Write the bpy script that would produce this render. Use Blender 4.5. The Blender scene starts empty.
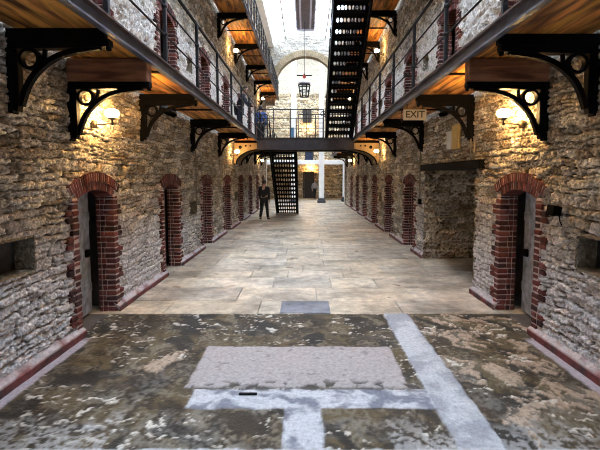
import bpy, bmesh, math, random
import numpy as np
from mathutils import Vector, Matrix
random.seed(7)
rng = np.random.default_rng(7)
scn = bpy.context.scene
COL = scn.collection
PI = math.pi

# ------------------------------------------------------------------ layout (metres; camera stands at the origin)
XL, XR = -2.60, 2.66          # faces of the two long stone walls
G = 1.72                      # half the gap between the gallery edges
Y0, Y1 = -8.0, 26.0           # hall from behind the camera to the arch
DECK = 3.19                   # walking level of the lower galleries
DECK2 = 6.72                  # walking level of the upper galleries
EYE = 1.85
LEFT_DOORS = [1.75 + 2.78 * k for k in range(9)]
RIGHT_DOORS = [1.9, 4.58, 9.82, 12.35, 14.9, 17.45, 20.0, 22.6]
RIGHT_UP_DOORS = [1.9, 4.58, 7.25, 9.95, 12.6, 15.3, 18.0, 20.7, 23.3]
DW = 0.83
BAY = (6.24, 8.90, 1.97)      # wide opening in the right wall
LEFT_NICHE = [(3.32, 3.80), (9.0, 9.5), (14.8, 15.3)]
RIGHT_NICHE = [(3.40, 3.88), (14.0, 14.45)]
LEFT_UP_NICHE = [(9.0, 9.38), (14.75, 15.1)]
RIGHT_UP_NICHE = [(8.85, 9.25), (14.1, 14.5)]

# ------------------------------------------------------------------ noise
def hsh(a, b, c=0.0):
    v = np.sin(np.asarray(a) * 127.1 + np.asarray(b) * 311.7 + c * 74.7) * 43758.5453
    return v - np.floor(v)
def vn(x, y, c=0.0):
    xi = np.floor(x); yi = np.floor(y); fx = x - xi; fy = y - yi
    u = fx ** 3 * (fx * (fx * 6 - 15) + 10); v = fy ** 3 * (fy * (fy * 6 - 15) + 10)
    def g(a, b):
        t = hsh(xi + a, yi + b, c) * 2 * PI
        return np.cos(t) * (fx - a) + np.sin(t) * (fy - b)
    p = g(0, 0) + (g(1, 0) - g(0, 0)) * u; q = g(0, 1) + (g(1, 1) - g(0, 1)) * u
    return np.clip(.5 + .85 * (p + (q - p) * v), 0, 1)
def fbm(x, y, c=0.0, o=4):
    s = 0; a = .5; t = 0
    for k in range(o):
        s = s + a * vn(x * 2 ** k + 17.3 * k, y * 2 ** k - 9.1 * k, c + k); t += a; a *= .5
    return s / t
def sst(a, b, x):
    t = np.clip((x - a) / (b - a), 0, 1); return t * t * (3 - 2 * t)

# ------------------------------------------------------------------ materials
def newmat(name):
    m = bpy.data.materials.new(name); m.use_nodes = True
    nt = m.node_tree; return m, nt, nt.nodes['Principled BSDF']
def plain(name, col, rough=.6, metal=0., var=.25, scale=9., bump=.15, bscale=40., spec=.5):
    m, nt, b = newmat(name)
    tc = nt.nodes.new('ShaderNodeTexCoord'); nz = nt.nodes.new('ShaderNodeTexNoise')
    nz.inputs['Scale'].default_value = scale; nz.inputs['Detail'].default_value = 5
    nt.links.new(tc.outputs['Object'], nz.inputs['Vector'])
    cr = nt.nodes.new('ShaderNodeValToRGB'); e = cr.color_ramp.elements
    e[0].position = .3; e[1].position = .7
    e[0].color = tuple(c * (1 - var) for c in col) + (1,); e[1].color = tuple(min(1, c * (1 + var)) for c in col) + (1,)
    nt.links.new(nz.outputs['Fac'], cr.inputs['Fac']); nt.links.new(cr.outputs['Color'], b.inputs['Base Color'])
    b.inputs['Roughness'].default_value = rough; b.inputs['Metallic'].default_value = metal
    b.inputs['Specular IOR Level'].default_value = spec
    if bump:
        n2 = nt.nodes.new('ShaderNodeTexNoise'); n2.inputs['Scale'].default_value = bscale; n2.inputs['Detail'].default_value = 4
        bp = nt.nodes.new('ShaderNodeBump'); bp.inputs['Strength'].default_value = bump; bp.inputs['Distance'].default_value = .02
        nt.links.new(tc.outputs['Object'], n2.inputs['Vector']); nt.links.new(n2.outputs['Fac'], bp.inputs['Height'])
        nt.links.new(bp.outputs['Normal'], b.inputs['Normal'])
    return m
def attr_mat(name, rough=.9, var=.35, scale=28., bump=.5, bscale=60., dist=.02, spec=.3, rough_var=0., stain=0.):
    """colour comes from the object's own 'col' attribute, broken up by fine noise"""
    m, nt, b = newmat(name)
    at = nt.nodes.new('ShaderNodeAttribute'); at.attribute_name = 'col'
    tc = nt.nodes.new('ShaderNodeTexCoord'); nz = nt.nodes.new('ShaderNodeTexNoise')
    nz.inputs['Scale'].default_value = scale; nz.inputs['Detail'].default_value = 8; nz.inputs['Roughness'].default_value = .7
    nt.links.new(tc.outputs['Object'], nz.inputs['Vector'])
    mr = nt.nodes.new('ShaderNodeMapRange'); mr.inputs[1].default_value = .3; mr.inputs[2].default_value = .7
    mr.inputs[3].default_value = 1 - var; mr.inputs[4].default_value = 1 + var
    nt.links.new(nz.outputs['Fac'], mr.inputs[0])
    mx = nt.nodes.new('ShaderNodeVectorMath'); mx.operation = 'SCALE'
    nt.links.new(at.outputs['Color'], mx.inputs[0]); nt.links.new(mr.outputs[0], mx.inputs['Scale'])
    if stain:
        n4 = nt.nodes.new('ShaderNodeTexNoise'); n4.inputs['Scale'].default_value = 1.1; n4.inputs['Detail'].default_value = 9; n4.inputs['Roughness'].default_value = .62
        m4 = nt.nodes.new('ShaderNodeMapRange'); m4.inputs[1].default_value = .38; m4.inputs[2].default_value = .54; m4.inputs[3].default_value = 1 - stain; m4.inputs[4].default_value = 1
        mp = nt.nodes.new('ShaderNodeMapping'); mp.inputs['Scale'].default_value = (.8, 1.3, 1)
        nt.links.new(tc.outputs['Object'], mp.inputs['Vector']); nt.links.new(mp.outputs[0], n4.inputs['Vector']); nt.links.new(n4.outputs['Fac'], m4.inputs[0])
        mz = nt.nodes.new('ShaderNodeVectorMath'); mz.operation = 'SCALE'
        nt.links.new(mx.outputs[0], mz.inputs[0]); nt.links.new(m4.outputs[0], mz.inputs['Scale']); mx = mz
    nt.links.new(mx.outputs[0], b.inputs['Base Color'])
    b.inputs['Roughness'].default_value = rough; b.inputs['Specular IOR Level'].default_value = spec
    if rough_var:
        m2 = nt.nodes.new('ShaderNodeMapRange'); m2.inputs[1].default_value = .3; m2.inputs[2].default_value = .7
        m2.inputs[3].default_value = rough - rough_var; m2.inputs[4].default_value = rough + rough_var
        n3 = nt.nodes.new('ShaderNodeTexNoise'); n3.inputs['Scale'].default_value = 2.2; n3.inputs['Detail'].default_value = 4
        nt.links.new(tc.outputs['Object'], n3.inputs['Vector']); nt.links.new(n3.outputs['Fac'], m2.inputs[0])
        nt.links.new(m2.outputs[0], b.inputs['Roughness'])
    n2 = nt.nodes.new('ShaderNodeTexNoise'); n2.inputs['Scale'].default_value = bscale; n2.inputs['Detail'].default_value = 6
    bp = nt.nodes.new('ShaderNodeBump'); bp.inputs['Strength'].default_value = bump; bp.inputs['Distance'].default_value = dist
    nt.links.new(tc.outputs['Object'], n2.inputs['Vector']); nt.links.new(n2.outputs['Fac'], bp.inputs['Height'])
    nt.links.new(bp.outputs['Normal'], b.inputs['Normal'])
    return m
def wood_mat(name, c0, c1, rough=.6, sc=(9, 1.1, 9)):
    m, nt, b = newmat(name)
    tc = nt.nodes.new('ShaderNodeTexCoord'); mp = nt.nodes.new('ShaderNodeMapping'); mp.inputs['Scale'].default_value = sc
    nz = nt.nodes.new('ShaderNodeTexNoise'); nz.inputs['Scale'].default_value = 1.3; nz.inputs['Detail'].default_value = 7
    nz.inputs['Distortion'].default_value = .6
    nt.links.new(tc.outputs['Object'], mp.inputs['Vector']); nt.links.new(mp.outputs[0], nz.inputs['Vector'])
    cr = nt.nodes.new('ShaderNodeValToRGB'); e = cr.color_ramp.elements
    e[0].position = .36; e[1].position = .60; e[0].color = c0 + (1,); e[1].color = c1 + (1,)
    nt.links.new(nz.outputs['Fac'], cr.inputs['Fac'])
    at = nt.nodes.new('ShaderNodeAttribute'); at.attribute_name = 'col'
    mx = nt.nodes.new('ShaderNodeVectorMath'); mx.operation = 'MULTIPLY'
    nt.links.new(cr.outputs['Color'], mx.inputs[0]); nt.links.new(at.outputs['Color'], mx.inputs[1])
    nt.links.new(mx.outputs[0], b.inputs['Base Color'])
    bp = nt.nodes.new('ShaderNodeBump'); bp.inputs['Strength'].default_value = .3; bp.inputs['Distance'].default_value = .01
    nt.links.new(nz.outputs['Fac'], bp.inputs['Height']); nt.links.new(bp.outputs['Normal'], b.inputs['Normal'])
    b.inputs['Roughness'].default_value = rough
    return m
def glow(name, col, strength):
    m, nt, b = newmat(name)
    b.inputs['Base Color'].default_value = col + (1,); b.inputs['Emission Color'].default_value = col + (1,)
    b.inputs['Emission Strength'].default_value = strength
    return m
def glass_mat(name):
    m, nt, b = newmat(name); nt.nodes.remove(b)
    t = nt.nodes.new('ShaderNodeBsdfTransparent'); g = nt.nodes.new('ShaderNodeBsdfGlossy'); g.inputs['Roughness'].default_value = .05
    t.inputs['Color'].default_value = (.95, .97, 1, 1)
    mx = nt.nodes.new('ShaderNodeMixShader'); mx.inputs[0].default_value = .05
    nt.links.new(t.outputs[0], mx.inputs[1]); nt.links.new(g.outputs[0], mx.inputs[2])
    nt.links.new(mx.outputs[0], nt.nodes['Material Output'].inputs['Surface'])
    return m
M = dict(
    stone=attr_mat('rubble_stone', .92, .6, 20, 1.0, 38, .035, .2),
    brick=attr_mat('red_brick', .85, .35, 40, .5, 70, .015),
    flag=attr_mat('flagstone', .42, .45, 6, .35, 40, .012, .5, .16, .5),
    ground=attr_mat('worn_ground', .66, .3, 30, .6, 70, .02, .4, .12),
    plinth=attr_mat('painted_plinth', .7, .35, 18, .4, 50, .015),
    wood=wood_mat('gallery_boards', (.14, .045, .010), (.80, .36, .075), .55),
    beamwood=wood_mat('old_timber', (.10, .038, .02), (.34, .15, .075), .7, (1.5, 12, 12)),
    iron=plain('black_iron', (.004, .004, .005), .6, .0, .3, 12, .1, 60, .06),
    steel=plain('blue_grey_steel', (.12, .135, .19), .45, .3, .3, 8, .1, 60),
    rust=plain('rusty_edge', (.10, .062, .05), .7, 0, .4, 14, .3, 60),
    rail=plain('dark_rail', (.012, .013, .017), .45, .1, .3, 10, .1, 40, .3),
    bridge=plain('dark_bridge_steel', (.035, .03, .033), .5, .1, .3, 8, .1, 40, .3),
    white=plain('white_paint', (.88, .88, .87), .6, 0, .06, 3, .1, 30),
    cream=plain('cream_paint', (.30, .22, .12), .6, 0, .15, 6, .1),
    doorgrey=plain('weathered_grey_door', (.42, .46, .54), .55, .2, .45, 10, .3, 30),
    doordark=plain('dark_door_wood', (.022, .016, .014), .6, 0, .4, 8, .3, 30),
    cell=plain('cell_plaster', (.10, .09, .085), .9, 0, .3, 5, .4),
    plate=plain('niche_plate', (.055, .058, .068), .6, .2, .4, 9, .4, 30),
    ridge=plain('ridge_boards', (.075, .05, .06), .6, 0, .3, 4, .1),
    ridgelight=plain('ridge_trim', (.40, .38, .46), .5, 0, .15, 5, .05),
    conduit=plain('grey_conduit', (.22, .19, .15), .6, .1, .3, 10, .1),
    glass=glass_mat('clear_glazing'),
    bulb=glow('warm_lamp_glass', (1.0, .60, .22), 110.),
    bulbdim=glow('warm_lamp_glass_dim', (1.0, .60, .22), 48.),
    shadebody=plain('lamp_fitting', (.05, .035, .02), .5, .4),
    signplate=plain('sign_face', (.52, .48, .42), .6, 0, .08, 6, .02),
    signink=plain('sign_lettering', (.05, .045, .03), .6, 0, .1),
    yellow=plain('yellow_board', (.62, .45, .16), .7, 0, .15, 8, .1),
    paper=plain('white_sheet', (.72, .72, .72), .7, 0, .08, 8, .05),
    red=plain('red_enamel', (.35, .035, .02), .5),
    skin=plain('skin', (.50, .30, .22), .55, 0, .08),
    hair=plain('dark_hair', (.02, .014, .01), .6),
    cloth_black=plain('black_cloth', (.012, .012, .014), .85),
    cloth_blue=plain('blue_cloth', (.03, .085, .28), .85),
    cloth_navy=plain('navy_cloth', (.015, .02, .04), .85),
    cloth_grey=plain('grey_cloth', (.33, .32, .33), .85),
    bluedoor=plain('dark_blue_window', (.02, .03, .07), .2, 0, .3),
    stoneplain=plain('back_stone', (.36, .29, .19), .9, 0, .4, 6, .6, 14),
    bluepaint=plain('blue_banner_cloth', (.05, .13, .22), .8),
)

# ------------------------------------------------------------------ object helpers
def tag(o, label=None, cat=None, group=None, kind=None):
    if label: o['label'] = label
    if cat: o['category'] = cat
    if group: o['group'] = group
    if kind: o['kind'] = kind
    return o
def thing(name, label, cat, loc=(0, 0, 0), rotz=0., group=None, kind=None):
    o = bpy.data.objects.new(name, None); COL.objects.link(o)
    o.location = loc; o.rotation_euler = (0, 0, rotz); o.empty_display_size = .1
    return tag(o, label, cat, group, kind)
def link(name, me, parent=None):
    o = bpy.data.objects.new(name, me); COL.objects.link(o)
    if parent is not None: o.parent = parent
    return o
def dup(root, loc, rotz, label=None, group=None):
    r = root.copy(); COL.objects.link(r); r.location = loc; r.rotation_euler = (0, 0, rotz)
    if label: r['label'] = label
    if group: r['group'] = group
    for ch in list(root.children):
        c = ch.copy(); COL.objects.link(c); c.parent = r
        for g in list(ch.children):
            d = g.copy(); COL.objects.link(d); d.parent = c
    return r

class MB:
    """collects shapes; build() makes ONE mesh object"""
    def __init__(s): s.v = []; s.f = []; s.m = []; s.c = []; s.cur = 0; s.col = (1, 1, 1); s.sm = []; s.smooth = False
    def add(s, vs, fs):
        n = len(s.v); s.v += [tuple(v) for v in vs]; s.c += [s.col] * len(vs)
        for f in fs: s.f.append(tuple(i + n for i in f)); s.m.append(s.cur); s.sm.append(s.smooth)
    def box(s, a, b, jit=0.):
        x0, y0, z0 = a; x1, y1, z1 = b
        vs = [(x, y, z) for x in (x0, x1) for y in (y0, y1) for z in (z0, z1)]
        if jit: vs = [tuple(c + random.uniform(-jit, jit) for c in v) for v in vs]
        s.add(vs, [(0, 1, 3, 2), (4, 6, 7, 5), (0, 4, 5, 1), (2, 3, 7, 6), (0, 2, 6, 4), (1, 5, 7, 3)])
    def bbox(s, a, b, bv=.008, jit=0.):
        """box with bevelled edges"""
        lo = [min(p, q) for p, q in zip(a, b)]; hi = [max(p, q) for p, q in zip(a, b)]
        bv = min([bv] + [(h - l) * .45 for l, h in zip(lo, hi)])
        bm = bmesh.new(); bmesh.ops.create_cube(bm, size=1)
        for v in bm.verts:
            v.co = Vector([(l + h) / 2 + c * (h - l) for c, l, h in zip(v.co, lo, hi)])
        bmesh.ops.bevel(bm, geom=bm.edges[:], offset=bv, segments=1, affect='EDGES')
        bm.verts.index_update()
        s.add([tuple(c + random.uniform(-jit, jit) for c in v.co) for v in bm.verts], [[v.index for v in f.verts] for f in bm.faces]); bm.free()
    def prism(s, pts, axis, a, b):
        """polygon pts (2D) extruded along axis from a to b"""
        n = len(pts)
        def P(p, t): return {0: (t, p[0], p[1]), 1: (p[0], t, p[1]), 2: (p[0], p[1], t)}[axis]
        vs = [P(p, a) for p in pts] + [P(p, b) for p in pts]
        s.add(vs, [tuple(range(n))[::-1], tuple(range(n, 2 * n))] + [(i, (i + 1) % n, n + (i + 1) % n, n + i) for i in range(n)])
    def tube(s, pts, r, seg=8, cap=True):
        pts = [Vector(p) for p in pts]; rs = r if isinstance(r, (list, tuple)) else [r] * len(pts)
        vs = []; prev = None
        for i, p in enumerate(pts):
            t = (pts[min(i + 1, len(pts) - 1)] - pts[max(i - 1, 0)]).normalized()
            if prev is None:
                u = t.cross(Vector((0, 0, 1)) if abs(t.z) < .9 else Vector((1, 0, 0))).normalized()
            else: u = (prev - t * prev.dot(t)).normalized()
            prev = u; w = t.cross(u)
            for k in range(seg):
                a = 2 * PI * k / seg; vs.append(p + (u * math.cos(a) + w * math.sin(a)) * rs[i])
        fs = [(i * seg + k, i * seg + (k + 1) % seg, (i + 1) * seg + (k + 1) % seg, (i + 1) * seg + k) for i in range(len(pts) - 1) for k in range(seg)]
        if cap: fs += [tuple(range(seg))[::-1], tuple(range((len(pts) - 1) * seg, len(pts) * seg))]
        sm = s.smooth; s.smooth = True; s.add(vs, fs); s.smooth = sm
    def strap(s, pts, th, y0, y1):
        """flat bar following a curve in the xz plane"""
        pts = [Vector((p[0], 0, p[1])) for p in pts]; vs = []
        for i, p in enumerate(pts):
            t = (pts[min(i + 1, len(pts) - 1)] - pts[max(i - 1, 0)]).normalized(); n = Vector((-t.z, 0, t.x)) * th / 2
            for q, y in ((p + n, y0), (p + n, y1), (p - n, y1), (p - n, y0)): vs.append((q.x, y, q.z))
        m = len(pts)
        fs = [(i * 4 + k, i * 4 + (k + 1) % 4, (i + 1) * 4 + (k + 1) % 4, (i + 1) * 4 + k) for i in range(m - 1) for k in range(4)]
        fs += [(3, 2, 1, 0), tuple((m - 1) * 4 + k for k in range(4))]
        s.add(vs, fs)
    def ring(s, cx, cz, ro, ri, y0, y1, seg=20):
        vs = []
        for k in range(seg):
            a = 2 * PI * k / seg; c, d = math.cos(a), math.sin(a)
            vs += [(cx + ro * c, y0, cz + ro * d), (cx + ro * c, y1, cz + ro * d), (cx + ri * c, y1, cz + ri * d), (cx + ri * c, y0, cz + ri * d)]
        s.add(vs, [(k * 4 + j, k * 4 + (j + 1) % 4, ((k + 1) % seg) * 4 + (j + 1) % 4, ((k + 1) % seg) * 4 + j) for k in range(seg) for j in range(4)])
    def lathe(s, prof, c, seg=14):
        vs = [(c[0] + r * math.cos(2 * PI * k / seg), c[1] + r * math.sin(2 * PI * k / seg), c[2] + z) for r, z in prof for k in range(seg)]
        sm = s.smooth; s.smooth = True
        s.add(vs, [(i * seg + k, i * seg + (k + 1) % seg, (i + 1) * seg + (k + 1) % seg, (i + 1) * seg + k) for i in range(len(prof) - 1) for k in range(seg)])
        s.smooth = sm
    def build(s, name, mats, parent=None, local=False):
        me = bpy.data.meshes.new(name)
        off = Vector((0, 0, 0))
        if parent is not None and not local:
            off = parent.location.copy()
            if parent.parent: off = off + parent.parent.location
        me.from_pydata([(x - off.x, y - off.y, z - off.z) for x, y, z in s.v], [], s.f)
        for m in (mats if isinstance(mats, (list, tuple)) else [mats]): me.materials.append(m)
        me.polygons.foreach_set('material_index', s.m); me.polygons.foreach_set('use_smooth', s.sm)
        at = me.color_attributes.new('col', 'FLOAT_COLOR', 'POINT')
        at.data.foreach_set('color', np.array([c + (1,) for c in s.c], dtype=np.float32).ravel())
        bm = bmesh.new(); bm.from_mesh(me); bmesh.ops.recalc_face_normals(bm, faces=bm.faces); bm.to_mesh(me); bm.free()
        me.update()
        return link(name, me, parent)

def grid_mesh(name, P, C, keep, mat, parent=None, flip=False):
    """P (n,m,3) positions, C (n,m,3) colours, keep (n-1,m-1) faces"""
    n, m = P.shape[:2]
    idx = np.arange(n * m).reshape(n, m)
    q = np.stack([idx[:-1, :-1], idx[1:, :-1], idx[1:, 1:], idx[:-1, 1:]], -1)[keep]
    if flip: q = q[:, ::-1]
    me = bpy.data.meshes.new(name)
    me.vertices.add(n * m); me.vertices.foreach_set('co', P.astype(np.float32).ravel())
    me.loops.add(q.size); me.loops.foreach_set('vertex_index', q.astype(np.int32).ravel())
    me.polygons.add(len(q)); me.polygons.foreach_set('loop_start', (np.arange(len(q)) * 4).astype(np.int32))
    me.polygons.foreach_set('use_smooth', np.ones(len(q), dtype=bool))
    me.materials.append(mat); me.update(calc_edges=True)
    at = me.color_attributes.new('col', 'FLOAT_COLOR', 'POINT')
    at.data.foreach_set('color', np.concatenate([C, np.ones((n, m, 1))], -1).astype(np.float32).ravel())
    me.validate()
    bm = bmesh.new(); bm.from_mesh(me)
    bmesh.ops.delete(bm, geom=[v for v in bm.verts if not v.link_faces], context='VERTS'); bm.to_mesh(me); bm.free()
    return link(name, me, parent)

# ------------------------------------------------------------------ rubble stonework
def rubble(Y, Z, seed, hmin=.05, hmax=.14, wid=.26):
    """height of the wall face and colour of each stone"""
    rs = np.random.default_rng(seed)
    zb = [-.3]
    while zb[-1] < 13: zb.append(zb[-1] + rs.uniform(hmin, hmax))
    zb = np.array(zb)
    Zw = Z + .12 * (fbm(Y * .55, Z * .5, seed) - .5) + .075 * (fbm(Y * 2.7, Z * 2.6, seed + 5, 3) - .5) + .03 * (fbm(Y * 16, Z * 16, seed + 7, 2) - .5)
    Yw = Y + .16 * (fbm(Y * 5, Z * 8, seed + 9) - .5)
    r = np.clip(np.searchsorted(zb, Zw) - 1, 0, len(zb) - 2)
    d0 = Zw - zb[r]; d1 = zb[r + 1] - Zw
    rowh = zb[r + 1] - zb[r]
    w = wid * (.6 + .9 * hsh(r, 3, seed))
    off = hsh(r, 9, seed) * 3
    def jp(k): return (k + .62 * (hsh(r, k, seed + 2) - .5)) * w - off
    k = np.floor((Yw + off) / w)
    k = np.where(Yw < jp(k), k - 1, k); k = np.where(Yw >= jp(k + 1), k + 1, k)
    e0 = Yw - jp(k); e1 = jp(k + 1) - Yw
    sp = (hsh(r, k, seed + 4) < .33) & (rowh > .09)
    fr = d0 / rowh; cut = .35 + .3 * hsh(r, k, seed + 6)
    sub = np.where(sp & (fr > cut), 1, 0)
    ds = np.where(sp, np.abs(fr - cut) * rowh, 9.)
    a = np.minimum(np.minimum(d0, d1), ds); b = np.minimum(e0, e1)
    R = .020
    a2 = np.minimum(a, R); b2 = np.minimum(b, R)
    t = np.clip((R - np.sqrt((R - a2) ** 2 + (R - b2) ** 2)) / R, 0, 1)
    t = np.clip((t - .12 - .9 * (fbm(Y * 12, Z * 14, seed + 31, 3) - .5)) / .6, 0, 1)
    prof = np.sqrt(1 - (1 - t) ** 2)
    i1 = hsh(r + .5 * sub, k, seed + 11); i2 = hsh(r + .5 * sub, k, seed + 13); i3 = hsh(r + .5 * sub, k, seed + 17)
    h = -.052 * (1 - prof) + prof * ((i1 - .5) * .022 + (i2 - .5) * .16 * (fr - .5) * rowh + (i3 - .5) * .12 * np.clip(e0 - e1, -.3, .3) * .5)
    h = h + .014 * (fbm(Y * 6, Z * 12, seed + 21) - .5) + .030 * (fbm(Y * 24, Z * 42, seed + 23, 3) - .5)
    h = h - .035 * sst(.63, .72, fbm(Y * 8, Z * 19, seed + 27, 3))
    h = h - .03 * (i2 < .05) * prof
    pal = np.array([(.60, .53, .42), (.52, .48, .42), (.72, .66, .56), (.38, .31, .23), (.64, .60, .54), (.58, .49, .36)])
    c = 1.12 * pal[(i3 * 5.99).astype(int)] * (.62 + .62 * i1)[..., None]
    ml = sst(.54, .68, fbm(Y * 3.2, Z * 4.2, seed + 41))[..., None]; mort = np.array((.055, .042, .03)) * (1 - ml) + np.array((.28, .24, .19)) * ml
    c = c * prof[..., None] + mort * (1 - prof[..., None])
    c = c * (.50 + .64 * sst(.36, .58, fbm(Y * 26, Z * 46, seed + 47, 3)))[..., None]
    st = fbm(Y * 1.4, Z * 1.8, seed + 51)[..., None]
    st = np.clip(.5 + 1.6 * (st - .5), 0, 1); c = c * (.62 + .62 * st)
    return h, c, prof, t
ARC_R = (0.415 ** 2 + .1 ** 2) / .2
def in_door(Y, Z, y0, z0):
    yc = y0 + DW / 2; dy = np.abs(Y - yc); cz = z0 + 1.68 - ARC_R
    return (dy < DW / 2 + .05) & (Z > z0 - .2) & (np.hypot(dy, Z - cz) < ARC_R + .10)
def steps(a, b, f):
    v = [a]
    while v[-1] < b: v.append(v[-1] + f(v[-1]))
    v[-1] = b
    return np.array(v)
def long_wall(name, X, sgn, seed, doors, updoors, niches, upniches, bay):
    ys = steps(Y0, Y1, lambda y: .1 if y < 2.8 else (.0125 if y < 5.2 else min(.06, .0125 + .0045 * (y - 5.2))))
    zs = np.concatenate([np.arange(-.02, 3.3, .0115), np.arange(3.3, 7, .032), np.arange(7, 10.05, .15)])
    Y, Z = np.meshgrid(ys, zs, indexing='ij')
    h, c, prof, t = rubble(Y, Z, seed)
    # limewash left on the stones: first floor band, and thin residue low down on the ground floor
    n = fbm(Y * 2.3, Z * 3.1, seed + 61); n2 = fbm(Y * 13, Z * 17, seed + 63)
    lw1 = sst(3.0, 3.3, Z) * (1 - sst(4.6, 5.3, Z + (n - .5))) * sst(.27, .38, n2 * .5 + n * .25 + .22 * prof)
    lw0 = (1 - sst(.5, 2.0, Z + 1.2 * (n - .5))) * sst(.36, .50, n2 * .5 + n * .2 + .15 * prof + .1) * (1 - sst(6, 12, Y)) * .85 * prof
    wash = np.array((.88, .87, .86)); wash0 = np.array((.80, .79, .84))
    c = c * (1 - lw1[..., None] * .93) + wash * lw1[..., None] * .93
    c = c * (1 - lw0[..., None]) + wash0 * lw0[..., None]
    P = np.stack([X - sgn * h, Y, Z], -1)            # sgn -1: left wall faces +x
    yc = (Y[:-1, :-1] + Y[1:, 1:]) / 2; zc = (Z[:-1, :-1] + Z[1:, 1:]) / 2
    keep = np.ones(yc.shape, bool)
    for d in doors: keep &= ~in_door(yc, zc, d, 0)
    for d in updoors: keep &= ~in_door(yc, zc, d, DECK)
    for a, b in niches: keep &= ~((yc > a) & (yc < b) & (zc > .95) & (zc < 1.27))
    for a, b in upniches: keep &= ~((yc > a) & (yc < b) & (zc > 4.2) & (zc < 4.52))
    if bay: keep &= ~((yc > bay[0]) & (yc < bay[1]) & (zc < bay[2]))
    o = grid_mesh(name, P, c, keep, M['stone'], flip=(sgn > 0))
    tag(o, kind='structure')
    # depth behind the face: niche recesses, bay sides, outer skin
    r = MB(); r.col = (.30, .26, .20)
    for nn, z0, z1 in ((niches, .95, 1.27), (upniches, 4.2, 4.52)):
        for a, b in nn:
            xa, xb = X - sgn * .0, X + sgn * .20
            for q in (((xa, a, z0), (xb, b, z0 - .02)), ((xa, a, z1), (xb, b, z1 + .02)), ((xa, a - .02, z0), (xb, a, z1)), ((xa, b, z0), (xb, b + .02, z1))): r.box(*q)
            r.cur = 1; r.box((xb, a - .02, z0 - .02), (xb + sgn * .03, b + .02, z1 + .02)); r.cur = 0
    r.cur = 0
    xs = X + sgn * 1.6
    r.box((xs, Y0, -.1), (xs + sgn * .1, Y1, 10)); r.box((X, Y0, 10.0), (xs, Y1, 10.1))
    s_ = r.build('stone_backing', [M['stone'], M['plate']], o)
    return o
wl = long_wall('wall_left', XL, -1, 3, LEFT_DOORS, LEFT_DOORS, LEFT_NICHE, LEFT_UP_NICHE, None)
wr = long_wall('wall_right', XR, 1, 11, RIGHT_DOORS, RIGHT_UP_DOORS, RIGHT_NICHE, RIGHT_UP_NICHE, BAY)
# the wide bay in the right wall
bx = XR + 1.15
ys = np.arange(BAY[0] - .1, BAY[1] + .13, .03); zs = np.arange(-.02, 2.1, .03)
Y, Z = np.meshgrid(ys, zs, indexing='ij'); h, c, p, t = rubble(Y, Z, 23)
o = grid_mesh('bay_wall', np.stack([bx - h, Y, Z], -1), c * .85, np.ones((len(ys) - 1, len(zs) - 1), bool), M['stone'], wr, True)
for yy, sg in ((BAY[0], 1), (BAY[1], -1)):
    xs = np.arange(XR - .012, bx + .05, .03); Xg, Z = np.meshgrid(xs, zs[:-3], indexing='ij'); h, c, p, t = rubble(Xg + 40 + sg, Z, 29)
    grid_mesh('bay_side', np.stack([Xg, yy + sg * (h - .0), Z], -1), c, np.ones((len(xs) - 1, len(zs) - 4), bool), M['stone'], wr, sg > 0)
b = MB(); b.box((XR + .01, BAY[0] - .1, BAY[2]), (bx + .1, BAY[1] + .1, BAY[2] + .08)); b.build('bay_soffit', M['doordark'], wr)
b = MB(); b.bbox((XR - .075, 5.98, 1.965), (XR + .12, 9.06, 2.10), .012)
tag(b.build('trim_1', M['iron']), kind='structure')

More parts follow.
